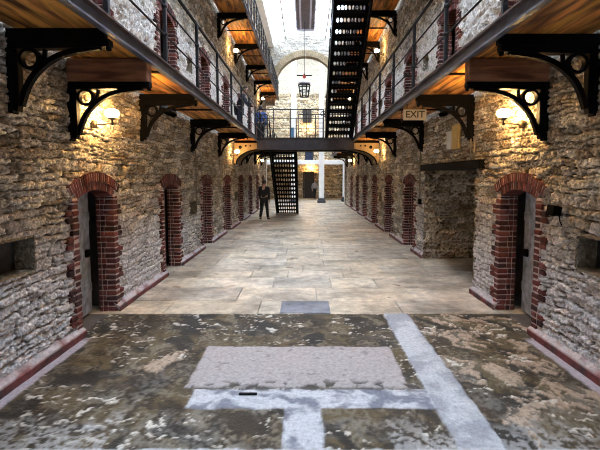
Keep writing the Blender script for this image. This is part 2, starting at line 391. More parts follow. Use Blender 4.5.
# ------------------------------------------------------------------ doors with brick surrounds
def brickcol():
    k = random.random()
    c = random.choice([(.21, .055, .050), (.16, .045, .043), (.26, .085, .07), (.11, .038, .040), (.20, .075, .075), (.09, .042, .043)])
    f = random.uniform(.45, 1.0)
    return tuple(x * f for x in c)
def surround_mesh(sgn):
    """local: wall face at x=0, hall towards -sgn*x, opening from y=0 to DW"""
    m = MB(); out = -sgn * .022; dep = sgn * .22
    zt = 0; k = 0
    mort = (.62, .50, .47)
    while zt < 1.56:
        hh = min(.072, 1.58 - zt)
        wd = (.215 if (k // 2) % 2 else .115) + random.uniform(-.012, .012)
        for side in (0, 1):
            for (p, q, dp0, dp1) in ((0, wd * (.5 if wd > .16 else 1), out, sgn * .12), (wd * .52, wd, out, sgn * .06)) if wd > .16 else ((0, wd, out, sgn * .10),):
                m.col = brickcol(); j = random.uniform(-.006, .006)
                ya, yb = (-q, -p) if side == 0 else (DW + p, DW + q)
                m.bbox((dp0 + j, ya, zt + .005), (dp1, yb, zt + hh - .008), .008, .004)
            s0 = sgn * (.125 if wd > .16 else .105)
            for (p, q) in ((s0, sgn * .165), (sgn * .174, dep)):
                m.col = brickcol(); j = random.uniform(-.004, .004)
                ya, yb = (-.1, j) if side == 0 else (DW + j, DW + .1)
                m.bbox((p, ya, zt + .004), (q, yb, zt + hh - .006), .006, .002)
        zt += .0735; k += 1
    m.col = mort
    for side in (0, 1):
        ya, yb = (-.11, -.010) if side == 0 else (DW + .010, DW + .11)
        m.box((out + sgn * .007, ya, 0), (dep, yb, 1.6))
    cz = 1.68 - ARC_R; yc = DW / 2; a0 = math.asin(.415 / ARC_R)
    for ri, ro, ex, x0, n in ((ARC_R, ARC_R + .10, 0., out + sgn * .012, 16), (ARC_R + .104, ARC_R + .215, .09, out - sgn * .004, 24)):
        A = a0 + ex
        for i in range(n):
            t0 = -A + 2 * A * i / n + .0075; t1 = -A + 2 * A * (i + 1) / n - .0075
            m.col = brickcol(); j = random.uniform(-.005, .005)
            pts = [(yc + r * math.sin(t), cz + r * math.cos(t)) for r, t in ((ri, t0), (ri, t1), (ro, t1), (ro, t0))]
            m.prism(pts, 0, x0 + j, sgn * .12 if ri > ARC_R else dep)
        m.col = mort
        q = [(yc + (ri + .008) * math.sin(t), cz + (ri + .008) * math.cos(t)) for t in np.linspace(-A, A, 12)] + [(yc + (ro - .008) * math.sin(t), cz + (ro - .008) * math.cos(t)) for t in np.linspace(A, -A, 12)]
        m.prism(q, 0, x0 + sgn * .006, sgn * .11 if ri > ARC_R else dep - sgn * .01)
    return m
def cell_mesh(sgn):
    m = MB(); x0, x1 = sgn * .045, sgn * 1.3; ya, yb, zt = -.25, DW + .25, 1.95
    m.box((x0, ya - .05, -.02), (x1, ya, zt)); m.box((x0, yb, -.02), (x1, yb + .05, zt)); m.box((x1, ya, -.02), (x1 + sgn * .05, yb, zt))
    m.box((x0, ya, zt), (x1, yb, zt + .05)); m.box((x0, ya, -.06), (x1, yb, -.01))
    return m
TEMPL = {}
dn = 0
def door(sgn, X, y0, z0, style):
    global dn
    dn += 1
    t = thing('door_%d' % dn, None, None, (X, y0, z0), 0, None, 'structure')
    key = (sgn, dn % 3)
    if key not in TEMPL:
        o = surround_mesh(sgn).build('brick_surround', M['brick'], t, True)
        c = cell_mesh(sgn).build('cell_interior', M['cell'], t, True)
        TEMPL[key] = (o.data, c.data)
    else:
        link('brick_surround', TEMPL[key][0], t); link('cell_interior', TEMPL[key][1], t)
    if style == 'grey':
        l = MB(); W = DW - .03
        for k in range(4):                                  # vertical boards, hinge at y=0, swung inwards
            l.bbox((-.02, W * k / 4 + .002, .02), (.02, W * (k + 1) / 4 - .002, 1.64), .006)
        l.bbox((-.03, 0, .3), (.03, W, .42), .006); l.bbox((-.03, 0, 1.25), (.03, W, 1.37), .006)
        ob = l.build('door_leaf', M['doorgrey'], t, True)
        ob.location = (sgn * .25, .01, 0); ob.rotation_euler = (0, 0, -sgn * math.radians(5.5))
        k = MB(); k.bbox((-.06, W - .16, .78), (.06, W - .08, .88), .01)
        lk = k.build('door_lock', M['iron'], ob, True)
    else:
        l = MB(); s = sgn
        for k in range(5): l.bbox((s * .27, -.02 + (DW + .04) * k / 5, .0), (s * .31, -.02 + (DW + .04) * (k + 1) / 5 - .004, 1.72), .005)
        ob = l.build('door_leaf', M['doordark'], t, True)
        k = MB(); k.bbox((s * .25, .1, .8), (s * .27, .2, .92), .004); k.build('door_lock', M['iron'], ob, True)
for i, y in enumerate(LEFT_DOORS):
    door(-1, XL, y, 0, 'grey' if i == 1 else 'dark')
for i, y in enumerate(RIGHT_DOORS):
    door(1, XR, y, 0, 'grey' if i == 1 else 'dark')
for y in LEFT_DOORS: door(-1, XL, y, DECK, 'dark')
for y in RIGHT_UP_DOORS: door(1, XR, y, DECK, 'dark')

# ------------------------------------------------------------------ red plinths along the foot of the walls
def plinth(name, X, sgn, gaps):
    m = MB(); y = Y0
    segs = []
    for a, b in sorted(gaps): segs.append((y, a)); y = b
    segs.append((y, Y1))
    for a, b in segs:
        if b - a < .1: continue
        yy = list(np.arange(a, b, .09)) + [b]
        vs = []; fs = []
        for i, q in enumerate(yy):
            n = float(fbm(np.array(q * 4.), np.array(sgn * 3.), 2)) - .5; n2 = float(vn(np.array(q * 11.), np.array(5. + sgn), 3)) - .5
            d = .062 + .012 * n2
            for (dx, z) in ((d, -.01), (d, .062 + .012 * n), (d - .018, .082 + .012 * n2), (-.03, .135 + .03 * n)): vs.append((X - sgn * dx, q, z))
        base = len(m.v)
        for i, v in enumerate(vs):
            q = v[1]; k = i % 4
            w = float(fbm(np.array(q * 5.), np.array(k * 2.), 9))
            red = (.17, .05, .05) if w > .47 else (.07, .04, .04)
            m.c.append(red if k < 2 else ((.46, .42, .44) if w > .42 else (.24, .13, .13))); m.v.append(v)
        n = len(yy)
        for i in range(n - 1):
            for k in range(3): m.f.append((base + i * 4 + k, base + i * 4 + k + 1, base + i * 4 + 5 + k, base + i * 4 + 4 + k)); m.m.append(0); m.sm.append(False)
        for i in (0, n - 1): m.f.append(tuple(base + i * 4 + k for k in range(4))); m.m.append(0); m.sm.append(False)
    tag(m.build(name, M['plinth']), kind='structure')
plinth('baseboard_left', XL, -1, [(d - .0, d + DW + .0) for d in LEFT_DOORS])
plinth('baseboard_right', XR, 1, [(d, d + DW) for d in RIGHT_DOORS] + [(BAY[0], BAY[1])])

# ------------------------------------------------------------------ floor
FY = 5.27
xs = np.arange(XL - .05, XR + .06, .015); ys = np.concatenate([np.arange(2.2, FY, .0125), [FY]])
Xg, Yg = np.meshgrid(xs, ys, indexing='ij')
wx = Xg + .05 * (fbm(Xg * 6, Yg * 6, 71, 5) - .5); wy = Yg + .05 * (fbm(Xg * 6, Yg * 6, 73, 5) - .5)
def region(a, b, c, d, e=.012): return sst(a - e, a + e, wx) * (1 - sst(b - e, b + e, wx)) * sst(c - e, c + e, wy) * (1 - sst(d - e, d + e, wy))
dx = .35 * (fbm(Xg * 3, Yg * 3, 61) - .5); dy = .35 * (fbm(Xg * 3, Yg * 3, 63) - .5)
u = Xg + dx + .25 * Yg; v = Yg + dy
n1 = fbm(u * 1.6, v * 1.3, 81); n2 = fbm(u * 5, v * 5, 83, 5); n3 = fbm(Xg * 24, Yg * 22, 85); n4 = fbm(u * 2.6, v * 2.3, 87, 6); n5 = fbm(u * 9, v * 8, 88, 5)
def mixc(c, col, f): return c * (1 - f[..., None]) + np.array(col) * f[..., None]
C = np.zeros(Xg.shape + (3,)) + np.array((.030, .021, .011))
C = mixc(C, (.095, .070, .032), sst(.44, .60, n1 * .5 + n5 * .5))
C = mixc(C, (.15, .125, .085), sst(.52, .64, n2 * .6 + n3 * .4))
C = mixc(C, (.018, .015, .011), sst(.53, .62, fbm(u * 2.4, v * 2.4, 89, 6)))
grey = sst(.44, .58, fbm(u * 2.2, v * 2.4, 91, 6)) * sst(.40, .55, n3 * .5 + n5 * .5) * np.clip((1 - sst(3.0, 3.9, Yg + .8 * (n1 - .5))) + sst(.5, .62, n4) * .5, 0, 1)
C = mixc(C, (.21, .20, .18), grey * .5)
side = sst(1.3, 1.55, Xg)
tan = side * sst(.50, .55, n4) * (1 - sst(.50, .55, n5)) + (1 - side) * sst(.5, .62, np.exp(-((Xg + 1.42 - .5 * (Yg - 3.85)) / .17) ** 2 - ((Yg - 3.85) / .34) ** 2) * .75 + .9 * (n5 - .5) + .1)
C = mixc(C, (.36, .28, .21), np.clip(tan, 0, 1) * (.55 + .45 * sst(.35, .5, n3)))
fl = sst(.60, .63, fbm(u * 6 + v * 3, v * 16 - u * 2, 96, 5) * .7 + n3 * .3) * sst(.46, .56, fbm(Xg * 1.3, Yg * 1.6, 94, 3))
C = mixc(C, (.58, .55, .49), fl * .9)
hgt = .007 * (n2 - .5) + .004 * (n3 - .5) + .014 * np.clip(tan, 0, 1) + .006 * fl + .010 * (n1 - .5) + .006 * (n5 - .5)
nb = (1 - sst(2.72, 2.95, Yg + .6 * (n2 - .5))) * sst(.44, .54, n3 * .5 + n5 * .5) * (np.abs(Xg + .4) > 1.0)
C = mixc(C, (.38, .38, .38), nb * .6)
slab = region(-1.06, .91, 3.38, 4.22)
spall = sst(.54, .60, fbm(Xg * 7, Yg * 9, 75, 5)) * sst(3.30, 3.36, Yg) * (1 - sst(3.44, 3.50, Yg)) * (np.abs(Xg) < 1.0)
slab = slab * (1 - spall)
C = mixc(C, (.34, .315, .315), slab); C = C * (1 - .35 * (slab * sst(.68, .72, fbm(Xg * 9, Yg * 9, 95)))[..., None])
band = np.maximum(region(-.97, 1.06, 3.07, 3.36), region(-.165, .13, 2.5, 3.08))
bl = sst(.40, .60, fbm(u * 3.2, v * 4.5, 97, 5))
C = C * (1 - band[..., None]) + (np.array((.16, .175, .22)) * (1 - bl[..., None]) + np.array((.47, .49, .53)) * bl[..., None]) * band[..., None]
strip = region(1.045, 1.375, 2.5, 5.3)
sl = sst(.35, .6, fbm(Xg * 3.0, Yg * 3.0, 99))
C = C * (1 - strip[..., None]) + (np.array((.27, .285, .32)) * (1 - sl[..., None]) + np.array((.43, .45, .48)) * sl[..., None]) * strip[..., None]
bot = 1 - sst(2.585, 2.60, wy)
C = mixc(C, (.05, .045, .04), spall * .9)
C = mixc(C, (.42, .43, .46), bot)
edge = np.maximum(1 - sst(XL + .14, XL + .17, wx), sst(XR - .18, XR - .14, wx)) * (1 - sst(4.35, 4.5, Yg))
C = mixc(C, (.42, .39, .46), edge * .9)
flat = np.clip(slab + band + strip + bot + edge, 0, 1)
hgt = hgt * (1 - flat) + flat * (.004 * (n3 - .5) + .014 * slab + .010 * strip + .004 * band)
crack = slab * 0
wet = np.clip(1 - flat, 0, 1)
keep = np.ones((len(xs) - 1, len(ys) - 1), bool)
floor = grid_mesh('floor', np.stack([Xg, Yg, hgt - .006], -1), C, keep, M['ground'])
tag(floor, kind='structure')
f = MB(); f.col = (.34, .33, .33); f.box((XL - 2, Y0, -.3), (XR + 2, 2.205, -.008))
f.box((XL - 2, 2.2, -.3), (XR + 2, 5.3, -.06)); f.box((-9, 5.25, -.3), (9, 34.5, -.022))
f.build('subfloor', M['ground'], floor)
f = MB(); y = FY + .004
while y < 34:
    hh = random.uniform(.42, .78); x = XL - 1.4 if y < 26 else -7
    xe = XR + 1.4 if y < 26 else 7
    while x < xe:
        w = random.uniform(.55, 1.5)
        if xe - x - w < .4: w = xe - x
        g = random.uniform(.88, 1.12); cc = random.choice([(.55, .47, .36), (.51, .44, .34), (.58, .51, .40), (.47, .42, .35), (.55, .48, .39)])
        f.col = tuple(q * g for q in cc); z = random.uniform(-.004, .004)
        f.bbox((x + .004, y + .004, -.05), (x + w - .004, y + hh - .004, z), .006)
        x += w
    y += hh
f.col = (.15, .16, .20); f.bbox((-.35, FY + .01, -.05), (.34, FY + .52, .009), .006)
f.build('flagstones', M['flag'], floor)
f = MB(); f.bbox((-.565, 3.255, 0), (-.41, 3.285, .012), .004)
tag(f.build('metal_strip', M['iron']), 'small dark metal strip lying on the pale band of the floor', 'strip')

# ------------------------------------------------------------------ far end: arch wall and the bright room beyond
def far_wall():
    xs = np.arange(-4.3, 4.31, .05); zs = np.arange(0, 11.3, .05)
    X, Z = np.meshgrid(xs, zs, indexing='ij'); h, c, p, t = rubble(X + 60, Z, 37, .08, .18, .4)
    c = c * .3 + np.array((.26, .245, .215)) * .7
    xc = (X[:-1, :-1] + X[1:, 1:]) / 2; zc = (Z[:-1, :-1] + Z[1:, 1:]) / 2
    keep = (zc < 11.25 - .45 * np.abs(xc)) & ~((np.abs(xc) < 1.98) & (zc < 7.5)) & ~(np.hypot(xc, zc - 7.5) < 1.98) & ~((np.abs(xc) < 2.55) & (zc < 6.4))
    o = grid_mesh('wall_far', np.stack([X, Y1 - h, Z], -1), c, keep, M['stone'], None, True)
    tag(o, kind='structure')
    m = MB()
    n = 26
    for i in range(n):
        t0 = PI * i / n; t1 = PI * (i + 1) / n - .006
        k = random.uniform(.85, 1.15); m.col = (.24 * k, .185 * k, .115 * k)
        m.prism([(r * math.cos(t), 7.5 + r * math.sin(t)) for r, t in ((1.92, t0), (1.92, t1), (2.30, t1), (2.30, t0))], 1, Y1 - .07, Y1 + .5)
    m.col = (.6, .56, .5)
    for s in (-1, 1): m.box((s * 1.95, Y1 + .02, 6.4), (s * 2.7, Y1 + .5, 7.5)); m.box((s * 2.55, Y1 + .02, 0), (s * 3.2, Y1 + .5, 6.5))
    m.build('arch_ring', M['stone'], o)
far_wall()
xs = np.arange(-7, 7.05, .06); zs = np.arange(0, 12.05, .06)
X, Z = np.meshgrid(xs, zs, indexing='ij'); h, c, p, t = rubble(X + 90, Z, 43, .09, .2, .45)
c = c * np.array((1.1, .98, .8)); pl = sst(8.5, 8.8, Z)[..., None]; c = c * (1 - pl) + np.array((.56, .50, .40)) * pl
wb = grid_mesh('wall_back', np.stack([X, 33.6 - h, Z], -1), c, np.ones((len(xs) - 1, len(zs) - 1), bool), M['stone'], None, True)
tag(wb, kind='structure')
m = MB(); m.col = (.62, .6, .56)
m.box((-7.2, Y1 + .3, 0), (-7, 33.7, 12)); m.box((7, Y1 + .3, 0), (7.2, 33.7, 12)); m.box((-7.2, Y1 + .1, 0), (-4.2, Y1 + .3, 12)); m.box((4.2, Y1 + .1, 0), (7.2, Y1 + .3, 12))
tag(m.build('wall_side', M['stone']), kind='structure')
m = MB(); 
m.box((-4.5, 26.8, 12.0), (4.5, 30.6, 12.01)); o = m.build('ceiling_glazing', M['glass'])
m = MB()
for x in np.arange(-4.5, 4.6, 1.0): m.box((x - .03, 26.8, 11.9), (x + .03, 30.6, 12.0))
m.box((-7.1, Y1 + .2, 12.0), (7.1, 26.8, 12.1)); m.box((-7.1, 30.6, 12.0), (7.1, 33.8, 12.1)); m.box((-7.1, 26.8, 12.0), (-4.5, 30.6, 12.1)); m.box((4.5, 26.8, 12.0), (7.1, 30.6, 12.1))  # unseen ceiling, closed round its skylight to dim the room and light the pillars
r = m.build('glazing_bars', M['white'], o); tag(o, kind='structure'); o.name = 'ceiling'

def win(n, x0, x1, z0, z1, mat, cols=2):
    t = thing('window_%d' % n, None, None, ((x0 + x1) / 2, 33.55, z0), 0, None, 'structure')
    m = MB(); m.box((x0, 33.50, z0), (x1, 33.56, z1)); m.build('pane', mat, t)
    m = MB()
    for a in (x0, x1): m.box((a - .04, 33.44, z0 - .04), (a + .04, 33.56, z1 + .04))
    for z in (z0, z1): m.box((x0, 33.44, z - .04), (x1, 33.56, z + .04))
    for k in range(1, cols): xx = x0 + (x1 - x0) * k / cols; m.box((xx - .03, 33.45, z0), (xx + .03, 33.53, z1))
    m.build('window_frame', M['doordark'], t)
win(1, -.20, .04, 6.3, 7.3, M['doordark'], 1); win(2, .22, .46, 6.3, 7.3, M['doordark'], 1); win(3, .0, .62, 3.05, 3.9, M['bluedoor'], 1)
t = thing('door_%d' % (dn + 1), None, None, (.25, 33.5, 0), 0, None, 'structure')
m = MB(); m.box((-.08, 33.46, .0), (.62, 33.55, 2.1)); o = m.build('door_leaf', M['doordark'], t)
m = MB()
for x in (-.14, .66): m.box((x - .05, 33.42, 0), (x + .05, 33.56, 2.2))
m.box((-.19, 33.42, 2.1), (.71, 33.56, 2.22)); m.build('door_frame', M['doordark'], t)

def pillar(x, y, h, label):
    t = thing('white_pillar', label, 'pillar', (x, y, 0), 0, 'white pillars beyond the arch')
    m = MB(); m.bbox((x - .18, y - .18, .30), (x + .18, y + .18, h), .04); m.build('shaft', M['white'], t)
    m = MB(); m.bbox((x - .28, y - .28, 0), (x + .28, y + .28, .18), .03); m.bbox((x - .24, y - .24, .17), (x + .24, y + .24, .34), .03); m.build('pedestal', M['plate'], t)
    m = MB(); m.bbox((x - .26, y - .26, h - .2), (x + .26, y + .26, h), .04); m.build('capital', M['white'], t)
pillar(-.80, 27.6, 11.9, 'white square pillar beyond the arch, rising behind the lower stair')
pillar(1.10, 27.6, 11.9, 'white square pillar on a dark block base, between the lower stair and the right wall')
pillar(2.90, 29.2, 11.9, 'white square pillar partly hidden by the far end of the right wall')
t = thing('far_gallery', 'pale gallery across the back room behind the white pillars', 'gallery', (0, 30.5, 2.75))
m = MB(); m.bbox((-7, 30.2, 2.72), (7, 30.4, 3.05), .02); m.build('front_beam', M['white'], t)
m = MB(); m.box((-7, 30.4, 2.9), (7, 33.5, 3.0)); m.build('deck', M['cream'], t)
for k, z in enumerate((3.4, 3.75, 4.1)):
    m = MB(); m.tube([(-7, 30.3, z), (7, 30.3, z)], .015, 6); m.build('rail', M['rail'], t)
for x in np.arange(-6.5, 6.6, 1.3):
    m = MB(); m.box((x - .02, 30.28, 3.04), (x + .02, 30.32, 4.12)); m.build('railing_post', M['rail'], t)
t = thing('blue_banner', 'narrow blue banner hanging on the white pillar above the footbridge', 'banner', (-.84, 27.3, 4.3))
m = MB()
nz = 12
vs = [(-.84 + dx + .0, 27.395 - .012 * math.sin(z * 7) - .01, z) for z in np.linspace(3.6, 5.1, nz) for dx in (-.17, .05)]
m.add(vs + [(a, b_ - .012, c_) for a, b_, c_ in vs], [(2 * i, 2 * i + 1, 2 * i + 3, 2 * i + 2) for i in range(nz - 1)] + [(2 * nz + 2 * i, 2 * nz + 2 * i + 2, 2 * nz + 2 * i + 3, 2 * nz + 2 * i + 1) for i in range(nz - 1)] + [(2 * i, 2 * i + 2, 2 * nz + 2 * i + 2, 2 * nz + 2 * i) for i in range(nz - 1)] + [(2 * i + 1, 2 * nz + 2 * i + 1, 2 * nz + 2 * i + 3, 2 * i + 3) for i in range(nz - 1)])
m.build('cloth', M['bluepaint'], t)
m = MB(); m.tube([(-1.03, 27.385, 5.1), (-.77, 27.385, 5.1)], .018, 6); m.build('hanging_rod', M['iron'], t)

# ------------------------------------------------------------------ glazed roof over the hall
RZ = 11.22; SL = .45
roof = MB()
for s in (-1, 1):
    xa, xb = 0.0, 2.75 * s
    P = lambda x, y, d=0.: (x, y, RZ - SL * abs(x) + d)
    for (y0, y1) in ((Y0, Y1),):
        roof.add([P(xa, y0), P(xb, y0), P(xb, y1), P(xa, y1), P(xa, y0, .012), P(xb, y0, .012), P(xb, y1, .012), P(xa, y1, .012)], [(0, 1, 2, 3), (7, 6, 5, 4), (0, 4, 5, 1), (3, 2, 6, 7)])
ro = roof.build('ceiling_hall', M['glass']); tag(ro, kind='structure')
m = MB()
for s in (-1, 1):
    for y in np.arange(Y0, Y1 + .1, .9):
        m.prism([(s * .0, RZ - .10), (s * 2.75, RZ - SL * 2.75 - .10), (s * 2.75, RZ - SL * 2.75 - .005), (0, RZ - .005)], 1, y - .025, y + .025)
    m.prism([(s * 2.0, RZ - SL * 2.0 - .30), (s * 4.3, RZ - SL * 2.0 - .30), (s * 4.3, RZ - SL * 2 - .2), (s * 2.0, RZ - SL * 2 - .02)], 1, Y0, Y1)
m.build('white_rafters', M['white'], ro)
m = MB()
for s in (-1, 1):
    for q in (1.25, 2.05):
        m.box((s * q - .03, Y0, RZ - SL * q - .17), (s * q + .03, Y1, RZ - SL * q - .10))
    for y in (6, 12.6, 18.0, 22.2, 24.6): m.tube([(s * 2.6, y, RZ - SL * 2.6 - .12), (s * .5, y, RZ - SL * .5 - .18)], .022, 6)
m.build('purlins', M['conduit'], ro)
t = MB(); t.bbox((-.53, Y0, RZ - .42), (.53, Y1 - .9, RZ - .26), .02); rb = t.build('ridge_panel', M['ridge'], ro)
t = MB()
for s in (-1, 1):
    t.bbox((s * .24, Y0, RZ - .45), (s * .34, Y1 - .88, RZ - .40), .01); t.bbox((s * .50, Y0, RZ - .46), (s * .57, Y1 - .86, RZ - .25), .01)
t.bbox((-.56, Y1 - .9, RZ - .52), (.56, Y1 - .82, RZ - .22), .01)
t.build('ridge_trim', M['ridgelight'], ro)
# wall behind the camera
m = MB(); m.col = (.5, .46, .4)
m.box((-4.4, Y0 - .3, -.1), (4.4, Y0, 11.3))
tag(m.build('wall_front', M['stone']), kind='structure')

# ------------------------------------------------------------------ galleries
def gallery(sgn, X, dz, label, joists):
    g = sgn * G; zt = dz
    t = thing('gallery_walkway', label, 'gallery', (sgn * 2.2, 11.5, zt - .06), 0, 'galleries along the cell walls')
    m = MB(); n = 7; xa, xb = sorted((X - sgn * .06, g + sgn * .03))
    for k in range(n):
        x0 = xa + (xb - xa) * k / n; x1 = xa + (xb - xa) * (k + 1) / n - .006
        y = Y0 + random.uniform(0, 1)
        ya = Y0
        while ya < Y1:
            yb = min(Y1, ya + random.uniform(2.2, 4.2)); q = random.uniform(.65, 1.25); m.col = (q, q * random.uniform(.9, 1.05), q * random.uniform(.8, 1.1))
            m.bbox((x0, ya + .003, zt - .055 + random.uniform(-.004, .004)), (x1, yb - .003, zt), .004); ya = yb
    m.build('deck_boards', M['wood'], t)
    m = MB()                                              # steel channel along the open edge
    m.box((g, Y0, zt - .115), (g + sgn * .012, Y1, zt + .03)); m.box((g - sgn * .05, Y0, zt - .115), (g + sgn * .01, Y1, zt - .098))
    fb = m.build('front_beam', M['steel'], t)
    m = MB(); m.box((g - sgn * .05, Y0, zt + .012), (g + sgn * .02, Y1, zt + .03)); m.build('top_flange', M['rust'], fb)
    for i, y in enumerate(joists):
        w_, d_ = (.035, .15) if i % 2 == 0 else (.018, .085)
        m = MB(); m.bbox((min(X + sgn * .02, g + sgn * .03), y - w_, zt - d_), (max(X + sgn * .02, g + sgn * .03), y + w_, zt - .056), .008)
        m.build('joist', M['iron'], t)
    gp = g - sgn * .02
    ys = list(np.arange(3.53 - 1.45 * 3, Y1, 1.45 if dz < 5 else .725))
    for y in ys:
        m = MB(); m.bbox((gp - .022, y - .022, zt + .03), (gp + .022, y + .022, zt + 1.02), .005)
        for z in (.37, .70): m.lathe([(.0, -.03), (.034, -.02), (.034, .02), (.0, .03)], (gp, y, zt + z), 8)
        m.build('railing_post', M['rail'], t)
    for z, r in ((.36, .011), (.70, .011), (1.02, .022)):
        m = MB(); m.tube([(gp, ys[0], zt + z), (gp, Y1, zt + z)], r, 8); m.build('rail', M['rail'], t)
    return t
LB = [3.52 + 2.8 * k for k in range(-1, 8)]
RB = [3.66 + 2.7 * k for k in range(-1, 9)]
mid = lambda L, o=.09: sorted([a + o for a in L] + [a + o + (L[1] - L[0]) / 2 for a in L])
gallery(-1, XL, DECK, 'lower timber gallery with iron railing along the left wall', mid(LB))
gallery(1, XR, DECK, 'lower timber gallery with iron railing along the right wall', mid(RB))
gallery(-1, XL, DECK2, 'upper timber gallery high on the left wall', mid(LB, .3))
gallery(1, XR, DECK2, 'upper timber gallery high on the right wall', mid(RB, .3))

# ------------------------------------------------------------------ iron brackets (origin: wall face, top of the arm; reaches along +x)
def make_bracket(L=.89):
    t = thing('iron_bracket', 'x', 'bracket')
    m = MB(); m.prism([(0.0, -.02), (.082, -.02), (.082, -.52), (.06, -.62), (.0, -.60)], 1, -.032, .032); m.bbox((-.02, -.045, -.64), (.025, .045, 0), .01); m.build('wall_post', M['iron'], t, True)
    m = MB(); m.prism([(0, 0), (L, 0), (L, -.05), (L - .03, -.065), (.5, -.075), (.0, -.085)], 1, -.04, .04); m.lathe([(0, -.035), (.022, -.03), (.026, 0), (0, .005)], (L - .02, 0, -.06), 8); m.build('arm', M['iron'], t, True)
    m = MB(); m.ring(.178, -.165, .094, .067, -.03, .03, 24); m.build('ring', M['iron'], t, True)
    from mathutils import geometry
    c = [(.075, -.57), (.14, -.40), (.23, -.275), (.37, -.165), (.55, -.10), (.80, -.062)]
    pts = []
    for i in range(len(c) - 1):
        p0 = c[max(i - 1, 0)]; p1 = c[i]; p2 = c[i + 1]; p3 = c[min(i + 2, len(c) - 1)]
        for k in range(5):
            u = k / 5
            pts.append(tuple(.5 * (2 * b_ + (c_ - a_) * u + (2 * a_ - 5 * b_ + 4 * c_ - d_) * u * u + (3 * b_ - a_ - 3 * c_ + d_) * u ** 3) for a_, b_, c_, d_ in zip(p0, p1, p2, p3)))
    pts.append(c[-1])
    m = MB(); m.strap(pts, .046, -.024, .024); m.strap([(.25, -.22), (.30, -.165), (.31, -.08)], .02, -.02, .02); m.build('curved_brace', M['iron'], t, True)
    return t
ORD = ['first', 'second', 'third', 'fourth', 'fifth', 'sixth', 'seventh', 'eighth', 'ninth', 'tenth', 'eleventh']
BR = make_bracket(); used = [False]
def place_bracket(x, y, z, rz, label, group):
    if not used[0]:
        used[0] = True; BR.location = (x, y, z); BR.rotation_euler = (0, 0, rz); BR['label'] = label; BR['group'] = group
    else: dup(BR, (x, y, z), rz, label, group)
for side, X, L, rz in (('left', XL, LB[1:], 0), ('right', XR, RB[1:], PI)):
    sg = 1 if side == 'left' else -1
    for lev, zz in (('lower', DECK - .15), ('upper', DECK2 - .15)):
        ll = [y for y in L if (lev == 'lower' or y > 8.5)]
        for i, y in enumerate(ll):
            if abs(y - 14.5) < .6 and lev == 'lower': continue
            w = '%s bracket from the camera under the %s %s gallery, black iron with ring' % (ORD[i], lev, side)
            if i == 0 and lev == 'lower': w = 'nearest black iron bracket, at the %s edge of the picture under the gallery' % side
            place_bracket(X, y + (.09 if lev == 'lower' else .3), zz, rz, w, 'iron brackets under the galleries')
    yb = 4.50
    place_bracket(X, yb, 2.88, rz, 'black iron bracket carrying a thick wooden beam beside the near %s lamp' % side, 'iron brackets under the galleries')
    m = MB(); a, b_ = sorted((X + sg * .0, X + sg * .88)); m.bbox((a, yb - .07, 2.882), (b_, yb + .07, DECK - .066), .01)
    tag(m.build('timber_beam', M['beamwood']), 'thick brown wooden beam lying on the lower bracket by the near %s lamp' % side, 'beam', 'timber beams on brackets')

# ------------------------------------------------------------------ footbridge
BY0, BY1 = 14.42, 15.62
t = thing('iron_footbridge', 'iron footbridge crossing the hall between the two lower galleries', 'bridge', (0, 15.0, 2.8))
for y, s in ((BY0, 1), (BY1, -1)):
    m = MB(); m.box((-G - .02, y, 2.79), (G + .02, y + s * .02, DECK + .02)); m.box((-G - .02, y - s * .06, 2.79), (G + .02, y + s * .06, 2.82)); m.box((-G - .02, y - s * .04, DECK + .0), (G + .02, y + s * .04, DECK + .03))
    for x in np.arange(-1.6, 1.7, .4): m.lathe([(0, -.02), (.014, -.02), (.014, .02), (0, .02)], (x, y - s * .005, 3.05), 6)
    m.build('girder', M['bridge'], t)
m = MB()
for k in range(8): m.bbox((-G, BY0 + .03 + (BY1 - BY0 - .06) * k / 8, DECK - .05), (G, BY0 + .03 + (BY1 - BY0 - .06) * (k + 1) / 8 - .005, DECK), .004)
m.build('deck', M['doordark'], t)
for s, X in ((-1, XL), (1, XR)):
    q = abs(X) - .03
    for y in (BY0, BY1 - .05):
        cur = [(s * q, 3.03), (s * (G - .15), 3.03), (s * (G - .15), 2.80)]
        cur += [(s * (G - .15 + (q - G + .07) * math.sin(a)), 2.80 - .52 * (1 - math.cos(a))) for a in np.linspace(0, PI / 2, 9)] + [(s * q, 2.28)]
        m = MB(); m.prism(cur, 1, y + .03, y + .055); h_ = m.build('haunch_plate', M['cream'], t)
        m = MB(); m.strap(cur[2:], .05, y + .0, y + .07); m.build('edge_flange', M['iron'], h_)
        for dx, r in ((.62, .06), (.42, .035), (.26, .03)):  # dark discs standing in for holes cut through the haunch
            m = MB(); m.ring(s * (G + dx), 2.93 - .05 * (dx > .5), r, .004, y + .02, y + .06, 12); m.build('hole_disc', M['iron'], h_)
def rails(y, x0, x1):
    n = max(2, round((x1 - x0) / .6) + 1)
    for x in np.linspace(x0, x1, n):
        m = MB(); m.bbox((x - .018, y - .018, DECK + .03), (x + .018, y + .018, DECK + 1.02), .004); m.build('railing_post', M['rail'], t)
    for z, r in ((.36, .011), (.70, .011), (1.02, .02)):
        m = MB(); m.tube([(x0, y, DECK + z), (x1, y, DECK + z)], r, 6); m.build('rail', M['rail'], t)
rails(BY0, -G, .64); rails(BY1, -G, -1.47); rails(BY1, -.28, G)

